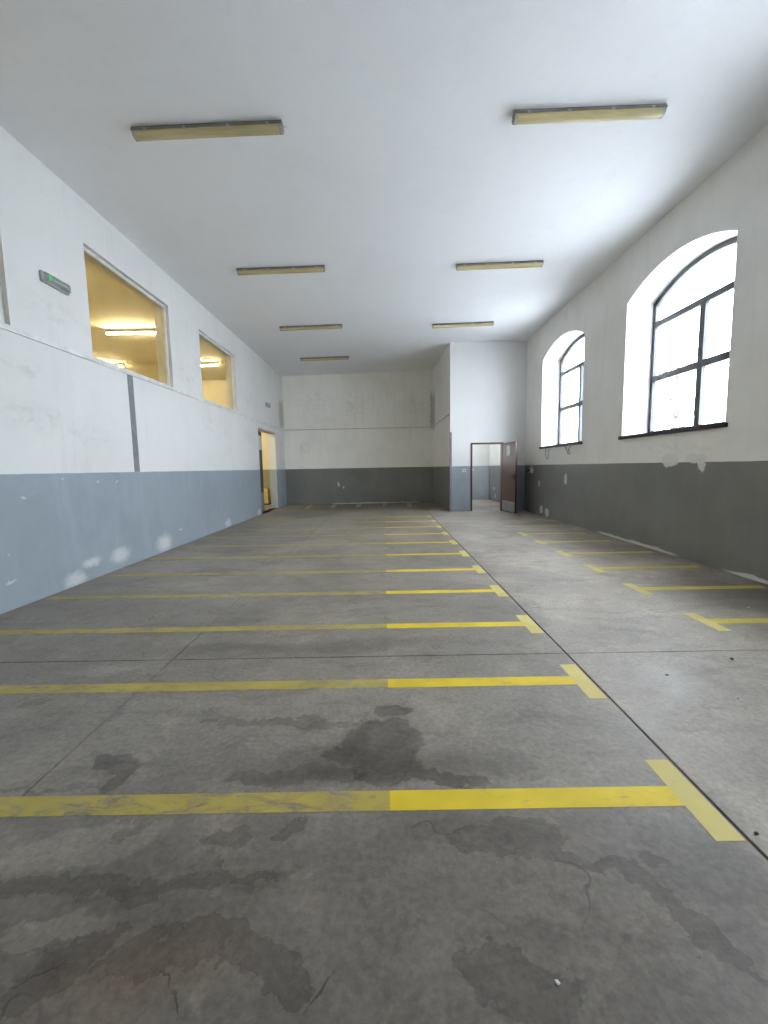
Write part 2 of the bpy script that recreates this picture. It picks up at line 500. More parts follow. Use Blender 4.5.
def prism_x(bm, prof, x0, x1):
    """profile [(y, z)] extruded along x"""
    a = [bm.verts.new((x0, y, z)) for y, z in prof]
    b = [bm.verts.new((x1, y, z)) for y, z in prof]
    n = len(prof)
    for i in range(n):
        j = (i + 1) % n
        bm.faces.new((a[i], a[j], b[j], b[i]))
    bm.faces.new(a[::-1])
    bm.faces.new(b)
    return bm


def tube(bm, pts, r, seg=8, taper=None):
    pts = [Vector(p) for p in pts]
    rings = []
    for i, p in enumerate(pts):
        d = (pts[min(i + 1, len(pts) - 1)] - pts[max(i - 1, 0)]).normalized()
        a = d.orthogonal().normalized()
        if rings:
            a = (prev - d * prev.dot(d)).normalized()
        prev = a
        b = d.cross(a)
        rr = r if taper is None else taper[i]
        rings.append([bm.verts.new(p + rr * (math.cos(k * 2 * math.pi / seg) * a + math.sin(k * 2 * math.pi / seg) * b))
                      for k in range(seg)])
    for r0, r1 in zip(rings, rings[1:]):
        for k in range(seg):
            bm.faces.new((r0[k], r0[(k + 1) % seg], r1[(k + 1) % seg], r1[k]))
    bm.faces.new(rings[0][::-1])
    bm.faces.new(rings[-1])
    return bm


def obj(name, bm, mat, parent=None, smooth=False, label=None, loc=None):
    me = bpy.data.meshes.new(name)
    bmesh.ops.recalc_face_normals(bm, faces=bm.faces)
    bm.to_mesh(me)
    bm.free()
    if smooth:
        for p in me.polygons:
            p.use_smooth = True
    me.materials.append(M[mat])
    o = bpy.data.objects.new(name, me)
    C.objects.link(o)
    if parent:
        o.parent = parent
    if loc:
        o.location = loc
    if label:
        o['label'] = label
    return o


def tag(o, label, cat, group=None, kind=None):
    o['label'] = label
    o['category'] = cat
    if group:
        o['group'] = group
    if kind:
        o['kind'] = kind
    return o


def empty(name, loc=(0, 0, 0), rz=0.0):
    o = bpy.data.objects.new(name, None)
    C.objects.link(o)
    o.location = loc
    o.rotation_euler = (0, 0, rz)
    o.empty_display_size = 0.1
    return o


def struct(name, bm, mat, label, cat, smooth=False):
    o = obj(name, bm, mat, None, smooth)
    return tag(o, label, cat, kind='structure')


def copy_tree(o, parent=None):
    c = o.copy()
    C.objects.link(c)
    c.parent = parent
    for ch in [k for k in bpy.data.objects if k.parent == o]:
        copy_tree(ch, c)
    return c


def arch_z(u, o):
    """height of an opening's head at u; o = (u0, u1, z0, z1, rise)"""
    u0, u1, z0, z1, rise = o
    if rise <= 0:
        return z1
    hw = (u1 - u0) / 2
    R = (hw * hw + rise * rise) / (2 * rise)
    return z1 + rise - R + math.sqrt(max(R * R - (u - (u0 + u1) / 2) ** 2, 0))


def wall(name, axis, w_in, w_out, u0, u1, z0, z1, openings, mat, label, arc=28):
    """a wall normal to axis, from face w_in to face w_out, along u, with (arched) openings cut right through"""
    bm = bmesh.new()

    def pt(w, u, z):
        return bm.verts.new((w, u, z) if axis == 'x' else (u, w, z))

    def quad(a, b, c, d):
        bm.faces.new([pt(*a), pt(*b), pt(*c), pt(*d)])
    cuts = {u0, u1}
    for o in openings:
        n = arc if o[4] > 0 else 1
        for k in range(n + 1):
            cuts.add(round(o[0] + (o[1] - o[0]) * k / n, 6))
    cuts = sorted(cuts)
    for a, b in zip(cuts, cuts[1:]):
        m = (a + b) / 2
        op = next((o for o in openings if o[0] < m < o[1]), None)
        segs = [(z0, z0, z1, z1)] if op is None else []
        if op:
            if op[2] > z0 + 1e-6:
                segs.append((z0, z0, op[2], op[2]))
                quad((w_in, a, op[2]), (w_in, b, op[2]), (w_out, b, op[2]), (w_out, a, op[2]))
            ha, hb = arch_z(a, op), arch_z(b, op)
            segs.append((ha, hb, z1, z1))
            quad((w_in, a, ha), (w_in, b, hb), (w_out, b, hb), (w_out, a, ha))
        for (la, lb, ta, tb) in segs:
            for w in (w_in, w_out):
                quad((w, a, la), (w, b, lb), (w, b, tb), (w, a, ta))
    for o in openings:
        for u in (o[0], o[1]):
            quad((w_in, u, o[2]), (w_in, u, o[3]), (w_out, u, o[3]), (w_out, u, o[2]))
    for u in (u0, u1):
        quad((w_in, u, z0), (w_in, u, z1), (w_out, u, z1), (w_out, u, z0))
    for z in (z0, z1):
        quad((w_in, u0, z), (w_in, u1, z), (w_out, u1, z), (w_out, u0, z))
    bmesh.ops.remove_doubles(bm, verts=bm.verts, dist=1e-5)
    return struct(name, bm, mat, label, 'wall')


# ------------------------------------------------------------------ floor: cast slabs with open joints
J_X = [XL, -1.55, 1.285, XR]
J_Y = [YF, -0.60, 2.90, 6.40, 9.90, 13.40, YS]
floor = struct('floor', boxes((XL - TL, XR + TR, YF - 0.3, YS + 0.2, -0.12, -0.018)), 'joint_filler',
               'stained grey concrete floor cast in slabs with saw-cut joints', 'floor')
for i in range(3):
    for j in range(6):
        gx0 = 0.0 if i == 0 else (0.004 if i == 1 else 0.0065)
        gx1 = 0.004 if i == 0 else (0.0065 if i == 1 else 0.0)
        x0 = (XL - TL if i == 0 else J_X[i] + gx0)
        x1 = (XR if i == 2 else J_X[i + 1] - gx1)
        y0 = J_Y[j] + (0.004 if j else -0.3)
        y1 = J_Y[j + 1] - (0.004 if j < 5 else 0)
        bm = boxes((x0, x1, y0, y1, -0.02, 0.0))
        top = [e for e in bm.edges if all(v.co.z > -0.001 for v in e.verts)]
        bmesh.ops.bevel(bm, geom=top, offset=0.0012, segments=1, affect='EDGES')
        obj('concrete_slab', bm, 'concrete', floor)

# ------------------------------------------------------------------ walls and ceiling
LWIN = [(2.40, 4.41), (5.62, 7.71), (8.94, 11.02)]
LZ0, LZ1 = 2.84, 4.235
LDOOR = (12.72, 14.70, 0.0, 2.62, 0)
wall('wall_left', 'x', XL, XL - TL, YF, YB, 0, 4.95,
     [(a, b, LZ0, LZ1, 0) for a, b in LWIN] + [LDOOR], 'paint_left',
     'long wall with square inner windows, white over grey paint with sky sheen tinted in')
wall('wall_right', 'x', XR, XR + TR, YF, YS + 0.2, 0, 5.1,
     [(a, b, WIN_Z0, WIN_Z1, WIN_RISE) for a, b in WIN_Y], 'paint_right',
     'thick outer wall with deep arched windows, white over grey paint')
wall('wall_back', 'y', YB, YB + 0.2, XL - TL, XN, 0, 5.05, [], 'paint_back',
     'grimy far wall, white over grey, with a thin conduit across')
wall('wall_front', 'y', YF, YF - 0.3, XL - TL, XR + TR, 0, 5.1, [], 'paint_partition',
     'plain end wall at the near side of the hall')
wall('wall_store_back', 'y', YS, YS + 0.2, XN, XR, 0, 5.05, [], 'paint_store_lit',
     'white and grey wall, its brightness put into the paint, seen through the brown doorway')
DX0, DX1, DZ = 2.57, 3.53, 2.03
wall('wall_partition_front', 'y', YN, YN + 0.14, XN, XR, 0, zc(XN) + 0.01, [(DX0, DX1, 0, DZ, 0)], 'paint_partition',
     'front of the boxed-out room with the brown door')
wall('wall_partition_side', 'x', XN, XN + 0.14, YN + 0.14, YS, 0, zc(XN) - 0.001, [], 'paint_partition_side',
     'shaded side of the boxed-out room facing the alcove')
for v in bpy.data.objects['wall_partition_side'].data.vertices:      # it runs a little out of square
    v.co.x -= 0.035 * (v.co.y - YN - 0.14)
bm = bmesh.new()
va = [bm.verts.new((x, y, zc(x) + dz)) for x in (XL - TL, XR + 0.02) for y in (YF - 0.3, YS + 0.2) for dz in (0, 0.25)]
for f in ((0, 1, 3, 2), (4, 6, 7, 5), (0, 4, 5, 1), (2, 3, 7, 6), (0, 2, 6, 4), (1, 5, 7, 3)):
    bm.faces.new([va[i] for i in f])
struct('ceiling', bm, 'paint_ceiling', 'plain white plastered ceiling of the hall', 'ceiling')

# the lit room next door
SX0, SY0, SY1, SZ = -10.6, 2.0, 16.6, 4.80
wall('wall_side_room_far', 'y', SY1, SY1 + 0.15, SX0, XL - TL, 0, 5.0, [], 'paint_side_room', 'cream far wall of the lit room next door')
wall('wall_side_room_outer', 'x', SX0, SX0 - 0.15, SY0, SY1, 0, 5.0, [], 'paint_side_room', 'cream outer wall of the lit room next door')
wall('wall_side_room_near', 'y', SY0, SY0 - 0.15, SX0, XL - TL, 0, 5.0, [], 'paint_side_room', 'cream near wall of the lit room next door')
wall('wall_side_room_inner', 'x', XL - TL - 0.012, XL - TL, YB, SY1, 0, 5.0, [], 'paint_side_room', 'cream return wall in the lit room next door')
struct('ceiling_side_room', boxes((SX0, XL - TL, SY0, SY1, SZ, SZ + 0.15)), 'paint_side_room_ceiling',
       'cream ceiling of the lit room next door', 'ceiling')
struct('floor_side_room', boxes((SX0, XL - TL, SY0, SY1, -0.1, -0.001)), 'concrete', 'concrete floor of the lit room next door', 'floor')
struct('ground', boxes((-60, 60, -60, 60, -0.4, -0.15)), 'outside_ground', 'pale ground around the building', 'ground')

# string course, grey strip, conduits, corner guard
bm = boxes((XL, XL + 0.022, YF, YB, 2.775, 2.825))
struct('trim_1', bm, 'white_frame_paint', 'thin raised band running below the inner windows', 'trim')
bm = boxes((XL, XL + 0.006, 6.33, 6.46, ZG + 0.002, 2.775))
struct('trim_2', bm, 'grey_strip_paint', 'upright grey painted strip between grey paint and raised band', 'trim')
bm = bmesh.new()
tube(bm, [(XL + 0.03, YB - 0.012, 2.81), (XN - 0.125, YB - 0.012, 2.83)], 0.011)
struct('trim_3', bm, 'conduit_plastic', 'thin conduit across the far wall', 'conduit', True)
bm = bmesh.new()
tube(bm, [(XN - 0.012, YN - 0.02, 2.88), (XN - 0.012 - 0.035 * (YB - 0.03 - YN - 0.14), YB - 0.03, 2.83)], 0.014)
struct('trim_4', bm, 'conduit_plastic', 'thin conduit along the shaded partition side', 'conduit', True)
bm = boxes((XN - 0.006, XN, YN - 0.006, YN + 0.05, 0.0, 2.35), (XN, XN + 0.05, YN - 0.006, YN, 0.0, 2.35))
struct('trim_5', bm, 'grey_strip_paint', 'narrow grey steel guard on the partition corner', 'corner guard')


# ------------------------------------------------------------------ arched windows in the thick wall
def arched_window(n, y0, y1, label):
    o = (y0, y1, WIN_Z0 + 0.012, WIN_Z1, WIN_RISE)
    w = empty('window_%d' % n, (XR + REVEAL, (y0 + y1) / 2, WIN_Z0))
    tag(w, label, 'window', kind='structure')
    ox, oy, oz = w.location
    b, fr = 0.072, 0.06

    def outline(ins):
        N = 26
        a0, a1, zz = y0 + ins, y1 - ins, WIN_Z0 + 0.012 + ins
        pts = [(a0, zz)]
        for k in range(N + 1):
            u = a0 + (a1 - a0) * k / N
            # scale the head inwards so that the frame keeps its width
            uu = y0 + (y1 - y0) * (u - a0) / (a1 - a0)
            pts.append((u, arch_z(uu, o) - ins * (1.0 if 0 < k < N else 1.15)))
        pts.append((a1, zz))
        return pts
    outp, inp = outline(0.0), outline(b)
    bm = bmesh.new()
    rows = []
    for x in (0.0, fr):
        rows.append([bm.verts.new((x, u - oy, z - oz)) for u, z in outp])
        rows.append([bm.verts.new((x, u - oy, z - oz)) for u, z in inp])
    n_ = len(outp)
    for k in range(n_):
        j = (k + 1) % n_
        bm.faces.new((rows[0][k], rows[0][j], rows[1][j], rows[1][k]))
        bm.faces.new((rows[2][k], rows[2][j], rows[3][j], rows[3][k]))
        bm.faces.new((rows[1][k], rows[1][j], rows[3][j], rows[3][k]))
        bm.faces.new((rows[0][k], rows[0][j], rows[2][j], rows[2][k]))
    obj('window_frame', bm, 'dark_window_metal', w)
    ym = (y0 + y1) / 2 - 0.02
    T1, T2 = 2.775, 3.67
    i0, i1, iz = y0 + b, y1 - b, WIN_Z0 + 0.012 + b
    obj('transom', boxes((0.002, fr - 0.002, i0 - oy, i1 - oy, T1 - 0.05 - oz, T1 + 0.05 - oz)), 'dark_window_metal', w)
    obj('transom', boxes((0.002, fr - 0.002, i0 - oy, i1 - oy, T2 - 0.045 - oz, T2 + 0.045 - oz)), 'dark_window_metal', w)
    obj('mullion', boxes((0.002, fr - 0.002, ym - 0.052 - oy, ym + 0.052 - oy, T1 + 0.05 - oz, T2 - 0.045 - oz)), 'dark_window_metal', w)
    obj('mullion', boxes((0.002, fr - 0.002, ym - 0.052 - oy, ym + 0.052 - oy, iz - oz, T1 - 0.05 - oz)), 'dark_window_metal', w)
    for (a, c) in ((i0, ym - 0.052), (ym + 0.052, i1)):
        for (za, zb) in ((iz, T1 - 0.05), (T1 + 0.05, T2 - 0.045)):
            obj('pane', boxes((0.026, 0.030, a - oy, c - oy, za - oz, zb - oz)), 'window_glass', w)
    bm = bmesh.new()
    pr = [(u, z) for u, z in inp[1:-1]]
    pr = [(inp[0][0], T2 + 0.045)] + [p for p in pr if p[1] > T2 + 0.05] + [(inp[-1][0], T2 + 0.045)]
    A = [bm.verts.new((0.026, u - oy, z - oz)) for u, z in pr]
    B = [bm.verts.new((0.030, u - oy, z - oz)) for u, z in pr]
    bm.faces.new(A)
    bm.faces.new(B[::-1])
    for k in range(len(pr)):
        j = (k + 1) % len(pr)
        bm.faces.new((A[k], A[j], B[j], B[k]))
    obj('pane', bm, 'window_glass', w)
    # the nosing laps over the wall face; the board itself stays between the jambs
    bm = boxes((-REVEAL, fr, y0 - oy, y1 - oy, 0.0, 0.012), (-REVEAL - 0.035, -REVEAL, y0 - 0.05 - oy, y1 + 0.05 - oy, -0.042, 0.012))
    obj('sill', bm, 'slate_sill', w, label='dark slate sill')
    return w


WL = ['arched window beside the near end wall',
      'large arched window with dark bars above the chipped grey paint',
      'arched window with dark bars above two hanging cable loops', 'arched window inside the boxed-out room']
for k, (a, b) in enumerate(WIN_Y):
    arched_window(k + 1, a, b, WL[k])


# ------------------------------------------------------------------ square inner windows
def inner_window(n, y0, y1, label):
    w = empty('window_%d' % n, (XL - 0.05, (y0 + y1) / 2, LZ0))
    tag(w, label, 'window', kind='structure')
    oy = (y0 + y1) / 2
    hw, ht, b = (y1 - y0) / 2, LZ1 - LZ0, 0.05
    obj('side_frame', bev(boxes((-0.06, 0, -hw, -hw + b, 0, ht)), 0.004, 1), 'white_frame_paint', w)
    obj('side_frame', bev(boxes((-0.06, 0, hw - b, hw, 0, ht)), 0.004, 1), 'white_frame_paint', w)
    obj('head_frame', bev(boxes((-0.06, 0, -hw + b, hw - b, ht - b, ht)), 0.004, 1), 'white_frame_paint', w)
    obj('bottom_frame', bev(boxes((-0.06, 0, -hw + b, hw - b, 0, 0.03)), 0.004, 1), 'white_frame_paint', w)
    obj('pane', boxes((-0.034, -0.029, -hw + b, hw - b, 0.03, ht - b)), 'inner_glass', w)
    return w


inner_window(5, *LWIN[0], 'square inner window beside the emergency light, away from the tall doorway')
inner_window(6, *LWIN[1], 'larger-looking yellow-lit inner window above the upright grey strip')
inner_window(7, *LWIN[2], 'yellow-lit inner window between the grey strip and the tall doorway')

# ------------------------------------------------------------------ brown door
door = empty('door_1', (DX1 - 0.05, YN - 0.02, 0))
tag(door, 'brown wooden door standing open in the partition wall', 'door', kind='structure')
dx, dy = door.location.x, door.location.y
fb = boxes((DX0 - dx - 0.0, DX0 + 0.045 - dx, 0.0, 0.16, 0, DZ), )
obj('door_jamb', fb, 'brown_door_wood', door)
obj('door_jamb', boxes((DX1 - 0.045 - dx, DX1 - dx, 0.0, 0.16, 0, DZ)), 'brown_door_wood', door)
obj('door_head', boxes((DX0 + 0.045 - dx, DX1 - 0.045 - dx, 0.0, 0.16, DZ - 0.045, DZ)), 'brown_door_wood', door)
ang = math.radians(-82)
leaf = obj('door_leaf', bev(boxes((0.0, 0.88, -0.045, 0.0, 0.012, DZ - 0.03)), 0.003, 1), 'brown_door_wood', door)
leaf.location = (0.06, -0.012, 0)
leaf.rotation_euler = (0, 0, ang)
obj('kick_plate', boxes((0.02, 0.86, -0.049, -0.045, 0.03, 0.33)), 'steel_kick', leaf)
bm = boxes((0.80, 0.845, -0.053, -0.045, 0.93, 1.13))
obj('handle_plate', bm, 'black_rubber', leaf)
bm = bmesh.new()
tube(bm, [(0.822, -0.045, 1.05), (0.822, -0.095, 1.05), (0.80, -0.105, 1.05), (0.71, -0.105, 1.05)], 0.010)
obj('handle', bm, 'black_rubber', leaf, True)
bm = bmesh.new()
tube(bm, [(0.822, 0.0, 1.05), (0.822, 0.05, 1.05), (0.80, 0.06, 1.05), (0.71, 0.06, 1.05)], 0.010)
obj('handle', bm, 'black_rubber', leaf, True)
for z in (0.25, 1.0, 1.75):
    bm = bmesh.new()
    tube(bm, [(-0.006, -0.004, z), (-0.006, -0.004, z + 0.09)], 0.009)
    obj('hinge', bm, 'clip_steel', leaf, True)
bm = boxes((0.30, 0.51, -0.0478, -0.0458, 1.62, 1.91))
note = obj('notice_sheet', bm, 'paper')
note.matrix_world = Matrix.Translation((dx + 0.06, dy - 0.012, 0)) @ Matrix.Rotation(ang, 4, 'Z')
tag(note, 'small white paper notice taped high on the brown door', 'notice')

# ------------------------------------------------------------------ doorway to the lit room: dark leaf folded inwards
d2 = empty('door_2', (XL - 0.12, LDOOR[0] + 0.012, 0), math.radians(4.5))
tag(d2, 'dark half-closed door leaf with pale upper panel in the tall doorway', 'door', kind='structure')
obj('door_leaf', bev(boxes((-0.045, 0.0, 0.0, 0.98, 0.62, 1.98)), 0.003, 1), 'dark_door_paint', d2)
obj('upper_panel', boxes((-0.045, 0.0, 0.0, 0.98, 1.982, 2.42)), 'white_frame_paint', d2)
obj('top_rail', boxes((-0.045, 0.0, 0.0, 0.98, 2.422, 2.55)), 'dark_door_paint', d2)
obj('bottom_panel', boxes((-0.045, 0.0, 0.0, 0.98, 0.01, 0.618)), 'grey_strip_paint', d2)
struct('trim_6', boxes((XL - 0.24, XL - 0.002, LDOOR[0] + 0.001, LDOOR[1] - 0.001, 2.575, 2.619)), 'conduit_plastic',
       'brownish lintel strip over the tall doorway', 'trim')

# ------------------------------------------------------------------ fluorescent battens on the hall ceiling
def batten():
    L_ = 1.52
    r = empty('fluorescent_light')
    hx = L_ / 2
    prof = [(-0.045, 0), (-0.045, -0.012), (-0.062, -0.030), (-0.062, -0.045), (0.062, -0.045), (0.062, -0.030), (0.045, -0.012), (0.045, 0)]
    obj('housing', prism_x(bmesh.new(), prof, -hx, hx), 'housing_grey', r)
    prof = [(-0.056, -0.045)]
    for k in range(9):
        a = math.pi * k / 8
        prof.append((-0.050 * math.cos(a), -0.062 - 0.028 * math.sin(a)))
    prof.append((0.056, -0.045))
    d = obj('diffuser', prism_x(bmesh.new(), prof, -hx + 0.035, hx - 0.035), 'yellowed_diffuser', r)
    prof2 = [(y * 1.03, z * 1.015) for y, z in prof]
    for s in (-1, 1):
        a, b = sorted((s * (hx - 0.034), s * (hx - 0.004)))
        obj('end_cap', prism_x(bmesh.new(), prof2, a, b), 'cap_plastic', r)
        for x in (0.22, 0.62):
            for sy in (-1, 1):
                c = boxes((s * x - 0.016, s * x + 0.016, sy * 0.065 - 0.003, sy * 0.065 + 0.003, -0.058, -0.028))
                obj('clip', c, 'clip_steel', r)
    bm = bmesh.new()
    tube(bm, [(hx - 0.01, 0.02, -0.02), (hx + 0.02, 0.03, -0.014), (hx + 0.04, 0.045, -0.007)], 0.004, 6)
    obj('cable', bm, 'grey_plastic', r, True)
    return r


ORD = ['first', 'second', 'third', 'fourth', 'fifth', 'sixth', 'seventh', 'eighth', 'ninth', 'tenth', 'eleventh', 'twelfth']
proto = None
slope = -math.atan(0.0217)
for side, x, ys, order, where in (('left', -1.73, (4.66, 7.70, 10.70, 13.64), (4, 3, 2, 1), 'row by the inner windows, %s from far wall'),
                                  ('right', 2.13, (4.66, 7.86, 10.96), (3, 2, 1), 'row by the arched windows, %s from brown door')):
    for y, n in zip(ys, order):
        if proto is None:
            proto = o = batten()
        else:
            o = copy_tree(proto)
        dx_ = {13.64: -0.08, 10.96: -0.10, 7.86: -0.03}.get(y, 0.0)
        o.location = (x + dx_, y, zc(x + dx_) - 0.001)
        o.rotation_euler = (0, slope, random.Random(n + int(x)).uniform(-.008, .008))
        tag(o, 'unlit yellowed fluorescent batten in the ' + where % ORD[n - 1], 'ceiling light', 'unlit battens on the hall ceiling')


# lit battens next door
def lit_batten():
    r = empty('fluorescent_tube_light')
    obj('housing', bev(boxes((-0.63, 0.63, -0.022, 0.022, -0.085, 0)), 0.005, 1), 'housing_grey', r)
    bm = bmesh.new()
    tube(bm, [(-0.60, 0, -0.106), (0.60, 0, -0.106)], 0.020, 12)
    obj('tube', bm, 'lit_tube', r, True)
    for s in (-1, 1):
        a, b = sorted((s * 0.60, s * 0.625))
        obj('lamp_holder', boxes((a, b, -0.018, 0.018, -0.128, -0.085)), 'white_plastic', r)
    return r


p2 = None
for x, y, lab in ((-6.05, 10.58, 'glowing fluorescent tube seen whole through the window above the grey strip'),
                  (-8.85, 13.8, 'glowing fluorescent tube low behind the window above the grey strip'),
                  (-5.85, 13.85, 'glowing fluorescent tube seen through the inner window by the tall doorway'),
                  (-6.05, 7.2, 'glowing fluorescent tube next door, second in its row from the doorless end'),
                  (-8.85, 10.58, 'glowing unseen tube added to light the room next door, middle of the row by the outer wall'),  # from here on, tubes out of view, added to keep this room bright
                  (-8.85, 7.2, 'glowing unseen tube added to light the room next door, last of the row by the outer wall'),
                  (-6.05, 3.9, 'glowing unseen tube added to light the room next door, first in its row from the doorless end')):
    if p2 is None:
        p2 = o = lit_batten()
    else:
        o = copy_tree(p2)
    o.location = (x, y, SZ - 0.0005)
    tag(o, lab, 'ceiling light', 'lit tubes in the room next door')


# ------------------------------------------------------------------ emergency lights on the left wall
def emergency(label, y, z):
    r = empty('emergency_light', (XL, y, z))
    tag(r, label, 'emergency light')
    bm = bev(boxes((0.0, 0.035, -0.205, 0.205, -0.06, 0.06)), 0.012, 2)
    obj('housing', bm, 'grey_plastic', r)
    bm = bev(boxes((0.034, 0.068, -0.187, 0.187, -0.048, 0.048)), 0.014, 2)
    obj('lens', bm, 'clear_plastic', r)
    bm = bmesh.new()
    tube(bm, [(0.045, -0.10, 0), (0.045, 0.18, 0)], 0.010)
    obj('tube', bm, 'white_plastic', r, True)
    obj('indicator', boxes((0.0685, 0.0700, -0.135, -0.122, -0.034, 0.034)), 'green_led', r, label='lit green indicator')
    obj('indicator', boxes((0.0685, 0.0700, -0.155, -0.105, -0.008, 0.006)), 'green_led', r, label='lit green indicator')
    return r


emergency('grey emergency light with glowing green indicator on the upper wall', 5.05, 3.51)
e2 = emergency('tiny grey emergency light above the tall doorway', 13.85, 3.42)
for k in list(e2.children):
    if k.name.startswith('indicator'):
        bpy.data.objects.remove(k, do_unlink=True)


# ------------------------------------------------------------------ yellow bay lines
def bay_line(y, xa, xb, bar_x, mat_s, mat_b, label, group, dbl=0.42, tilt=0.0):
    r = empty('bay_line', ((xa + xb) / 2, y, 0), tilt)
    tag(r, label, 'floor marking', group)
    ox = (xa + xb) / 2
    w, hgt = 0.052, 0.0012
    obj('stripe', boxes((xa - ox, xb - ox, -w, w, 0.0002, hgt)), mat_s, r)
    if bar_x:
        obj('crossbar', boxes((bar_x[0] - ox, bar_x[1] - ox, -dbl / 2, dbl / 2, 0.0002, hgt)), mat_b, r)
    return r


YL = [1.58, 2.515, 3.475, 4.45, 5.41, 6.43, 7.43, 8.42, 9.42, 10.42, 11.45]
for k, y in enumerate(YL):
    n = len(YL) - k
    bay_line(y, -3.66, 1.165, (1.165, 1.270), 'yellow_stripe', 'yellow_crossbar',
             'long yellow T-ended bay line reaching the left wall, %s from the back alcove' % ORD[n - 1],
             'long bay lines', tilt=0.001)
YRT = [3.46, 4.43, 5.36, 6.31, 7.29, 8.2, 9.25]
for k, y in enumerate(YRT):
    n = len(YRT) - k
    last = k == 6
    bay_line(y, 2.765 if not last else 2.69, 4.07 if k < 4 else 3.95, None if last else (2.66, 2.765),
             'yellow_stripe_worn' if last else 'yellow_stripe_window_side', 'yellow_crossbar_window_side',
             'short yellow T-ended bay line under the arched windows, %s from the brown door' % ORD[n - 1] if not last else
             'short worn yellow bay line without crossbar, first from the brown door',
             'short bay lines')
for k, (x, ya, yb, rz) in enumerate(((-2.72, 14.35, 15.75, 0.05), (-1.86, 14.5, 15.95, 0.03), (-0.95, 14.6, 15.98, 0.0),
                                     (0.0, 15.0, 15.98, 0.0), (0.88, 14.3, 15.98, -0.03))):
    o = obj('alcove_line', boxes((-0.075, 0.075, -(yb - ya) / 2, (yb - ya) / 2, 0.0002, 0.0012)), 'yellow_stripe_worn')
    o.location = (x, (ya + yb) / 2, 0)
    o.rotation_euler = (0, 0, rz)
    tag(o, 'worn yellow line running up to the far wall, %s from the left wall' % ORD[k], 'floor marking', 'lines at the far wall')


# ------------------------------------------------------------------ small fittings
def plate(name, loc, normal, w, hgt, mat, label, cat, rocker=None):
    r = empty(name, loc)
    tag(r, label, cat)
    if normal == '-y':
        obj('plate', bev(boxes((-w / 2, w / 2, -0.02, 0, -hgt / 2, hgt / 2)), 0.004, 1), mat, r)
        if rocker:
            obj('rocker', boxes((-w / 5, w / 5, -0.026, -0.0201, -hgt / 4, hgt / 4)), rocker, r)
    else:
        obj('plate', bev(boxes((-0.03, 0, -w / 2, w / 2, -hgt / 2, hgt / 2)), 0.004, 1), mat, r)
        if rocker:
            obj('rocker', boxes((-0.036, -0.0301, -w / 5, w / 5, -hgt / 4, hgt / 4)), rocker, r)
    return r


plate('light_switch', (2.37, YN, 1.22), '-y', 0.09, 0.09, 'white_plastic', 'white light switch left of the brown door frame', 'switch', 'black_rubber')
plate('light_switch', (3.50, YS, 1.20), '-y', 0.14, 0.09, 'white_plastic', 'white switch seen through the open brown door', 'switch', 'grey_plastic')
plate('socket', (XR, 15.9, 0.22), '-x', 0.12, 0.12, 'white_plastic', 'lower white wall socket seen through the brown doorway', 'socket', 'black_rubber')
plate('socket', (XR, 16.1, 0.48), '-x', 0.10, 0.10, 'white_plastic', 'upper white wall socket seen through the brown doorway', 'socket', 'black_rubber')
jb = empty('junction_box', (XR, 11.98, 1.20))
tag(jb, 'grey junction box in the corner behind the brown door', 'junction box')
obj('case', bev(boxes((-0.07, 0, -0.11, 0.11, -0.08, 0.08)), 0.006, 1), 'conduit_plastic', jb)
obj('plug', bev(boxes((-0.12, -0.0705, 0.0, 0.06, -0.03, 0.03)), 0.01, 2), 'black_rubber', jb)
bm = bmesh.new()
tube(bm, [(-0.02, 0.0, 0.08), (-0.02, 0.0, 0.17)], 0.012)
obj('conduit', bm, 'conduit_plastic', jb, True)


def cable(label, pts, r=0.006):
    bm = bmesh.new()
    # smooth the polyline with a Catmull-Rom pass
    P_ = [Vector(p) for p in pts]
    out = []
    for i in range(len(P_) - 1):
        p0, p1, p2_, p3 = P_[max(i - 1, 0)], P_[i], P_[i + 1], P_[min(i + 2, len(P_) - 1)]
        for k in range(6):
            q = k / 6
            out.append(0.5 * ((2 * p1) + (-p0 + p2_) * q + (2 * p0 - 5 * p1 + 4 * p2_ - p3) * q * q + (-p0 + 3 * p1 - 3 * p2_ + p3) * q ** 3))
    out.append(P_[-1])
    tube(bm, out, r, 6)
    o = obj('cable', bm, 'housing_grey', None, True)
    tag(o, label, 'cable', 'cables below the window sill')
    return o


xw = XR - 0.012
cable('looped cable hanging below the sill, on the brown door side',
      [(xw, 10.95, 1.778), (xw, 10.98, 1.64), (xw, 10.90, 1.50), (xw, 10.78, 1.54), (xw, 10.80, 1.70), (xw, 10.66, 1.745)])
cable('twisted cable hanging below the sill, on the larger arched window side',
      [(xw, 9.86, 1.775), (xw, 9.78, 1.74), (xw, 9.70, 1.66), (xw - .01, 9.60, 1.58), (xw, 9.54, 1.60), (xw, 9.62, 1.68), (xw, 9.50, 1.76)])

bx = empty('box', (-4.62, 16.32, -0.001))
tag(bx, 'yellow-lit cardboard box on the floor beyond the tall doorway', 'box')
obj('body', bev(boxes((-0.13, 0.13, -0.16, 0.16, 0.05, 0.62)), 0.006, 1), 'cardboard', bx)
obj('flap', boxes((-0.12, 0.12, -0.155, 0.155, 0.622, 0.630)), 'cardboard', bx)
obj('base', boxes((-0.14, 0.14, -0.17, 0.17, 0.0, 0.049)), 'debris_dark', bx)


